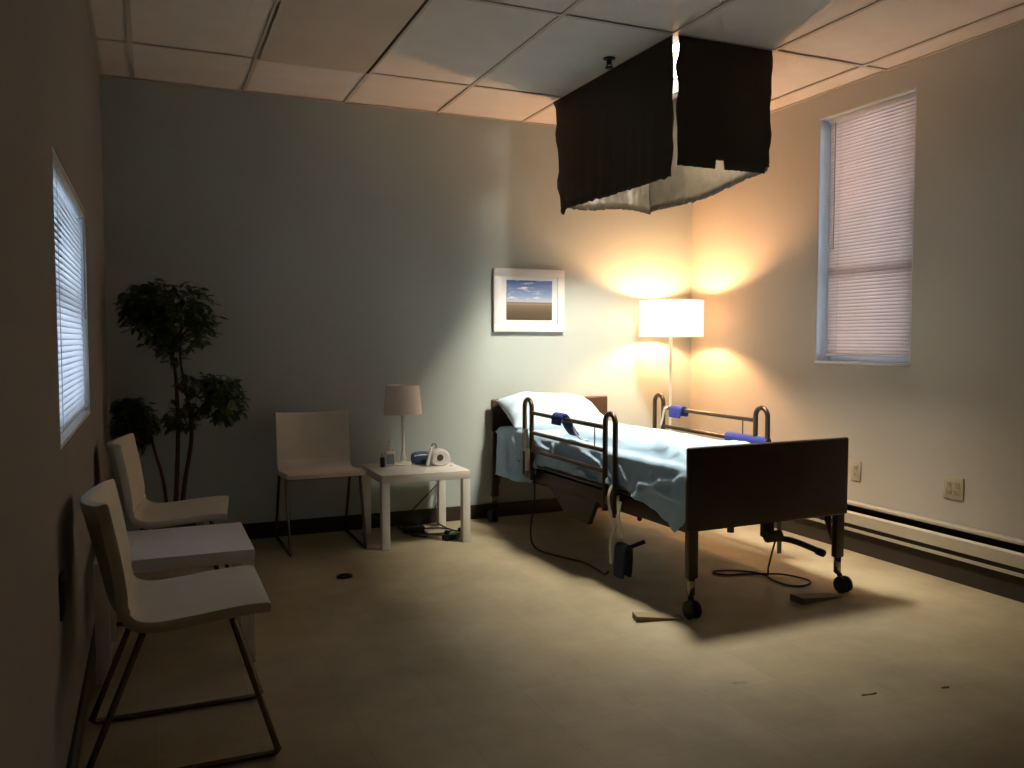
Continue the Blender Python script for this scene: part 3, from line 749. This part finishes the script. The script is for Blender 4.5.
# ------------------------------------------------------------------ plant
px, py = .105, 5.10
t = thing('potted_ficus', (px, py, 0), 'leafy artificial ficus tree with thin red-brown trunks in the dark back left corner', 'plant')
b = MB().lathe([(0, 0), (.085, 0), (.115, .20), (.122, .21), (.122, .225), (.108, .225), (.104, .205), (0, .20)], n=28)
b.build('pot', 'pot', t)
MB().lathe([(0, .199), (.104, .200), (.08, .214), (0, .218)], n=20).build('soil', 'soil', t)
trunks = [
    [(.00, .0, .2), (.02, .0, .5), (.03, .0, .8), (.02, .0, 1.1), (-.02, 0, 1.30), (-.02, 0, 1.45)],
    [(.03, -.01, .2), (.06, -.01, .45), (.10, -.02, .72), (.08, -.02, .95), (.05, -.01, 1.15), (.06, 0, 1.40)],
    [(-.03, .0, .2), (-.05, .02, .45), (-.09, .02, .62), (-.12, .02, .74), (-.17, .0, .82)],
]
for k, tr in enumerate(trunks):
    MB().tube(tr, .015 if k < 2 else .011, 8, True, .005).build('trunk', 'bark', t)
clumps = [((.01, 0, 1.40), (.25, .18, .21), 800, (0, 0, 1.22)), ((-.12, -.02, 1.47), (.14, .13, .12), 300, (-.02, 0, 1.3)), ((-.21, .0, .79), (.13, .17, .16), 420, (-.12, .02, .7)), ((-.22, .0, .88), (.10, .12, .09), 110, (-.12, .02, .74)),
          ((.27, -.02, .93), (.13, .15, .14), 340, (.09, -.02, .80)), ((.15, .0, 1.02), (.13, .1, .07), 90, (.07, 0, .95)), ((.04, -.02, .84), (.11, .1, .10), 110, (.03, 0, .8)), ((.0, .0, 1.19), (.05, .05, .06), 25, (0, 0, 1.1))]
fol = MB(); tw = MB()
for (c, r, n, root_) in clumps:
    c = Vector(c)
    for q in range(max(3, n // 45)):
        th, ph = random.uniform(0, 2 * PI), random.uniform(-.6, 1)
        e = c + Vector((r[0] * .75 * math.cos(th), r[1] * .75 * math.sin(th), r[2] * .7 * ph))
        tw.tube([Vector(root_), (Vector(root_) + e) / 2 + Vector((0, 0, .02)), e], .003, 5, True, .0012)
    for k in range(n):
        while True:
            d = Vector((random.uniform(-1, 1), random.uniform(-1, 1), random.uniform(-1, 1)))
            if .05 < d.length < 1 and noise.noise(Vector((c.x * 9 + d.x * 2.2, d.y * 2.2, c.z * 7 + d.z * 2.2))) > -.10: break
        p = c + Vector((d.x * r[0], d.y * r[1], d.z * r[2]))
        p.x = max(p.x, XL - px + .03 + random.uniform(0, .05))
        a = random.uniform(0, 2 * PI); dr_ = random.uniform(-.9, .1); Lf = random.uniform(.05, .08); wf = Lf * .42
        ax = Vector((math.cos(a) * math.cos(dr_), math.sin(a) * math.cos(dr_), math.sin(dr_)))
        if p.x + ax.x * Lf < XL - px + .01: ax.x = abs(ax.x)
        sd = ax.cross(Vector((random.uniform(-.4, .4), random.uniform(-.4, .4), 1))).normalized(); up = sd.cross(ax)
        V = [p, p + ax * Lf * .3 + sd * wf * .45 + up * .003, p + ax * Lf * .65 + sd * wf * .38, p + ax * Lf - up * .006, p + ax * Lf * .65 - sd * wf * .38, p + ax * Lf * .3 - sd * wf * .45 + up * .003, p + ax * Lf * .5 - up * .004]
        vv = [fol.bm.verts.new(x_) for x_ in V]
        for i in range(6): fol.bm.faces.new((vv[i], vv[(i + 1) % 6], vv[6]))
fo = fol.build('foliage', 'leaf', t, smooth=180); fo['kind'] = 'stuff'
tw.build('twigs', 'bark', t)['kind'] = 'stuff'
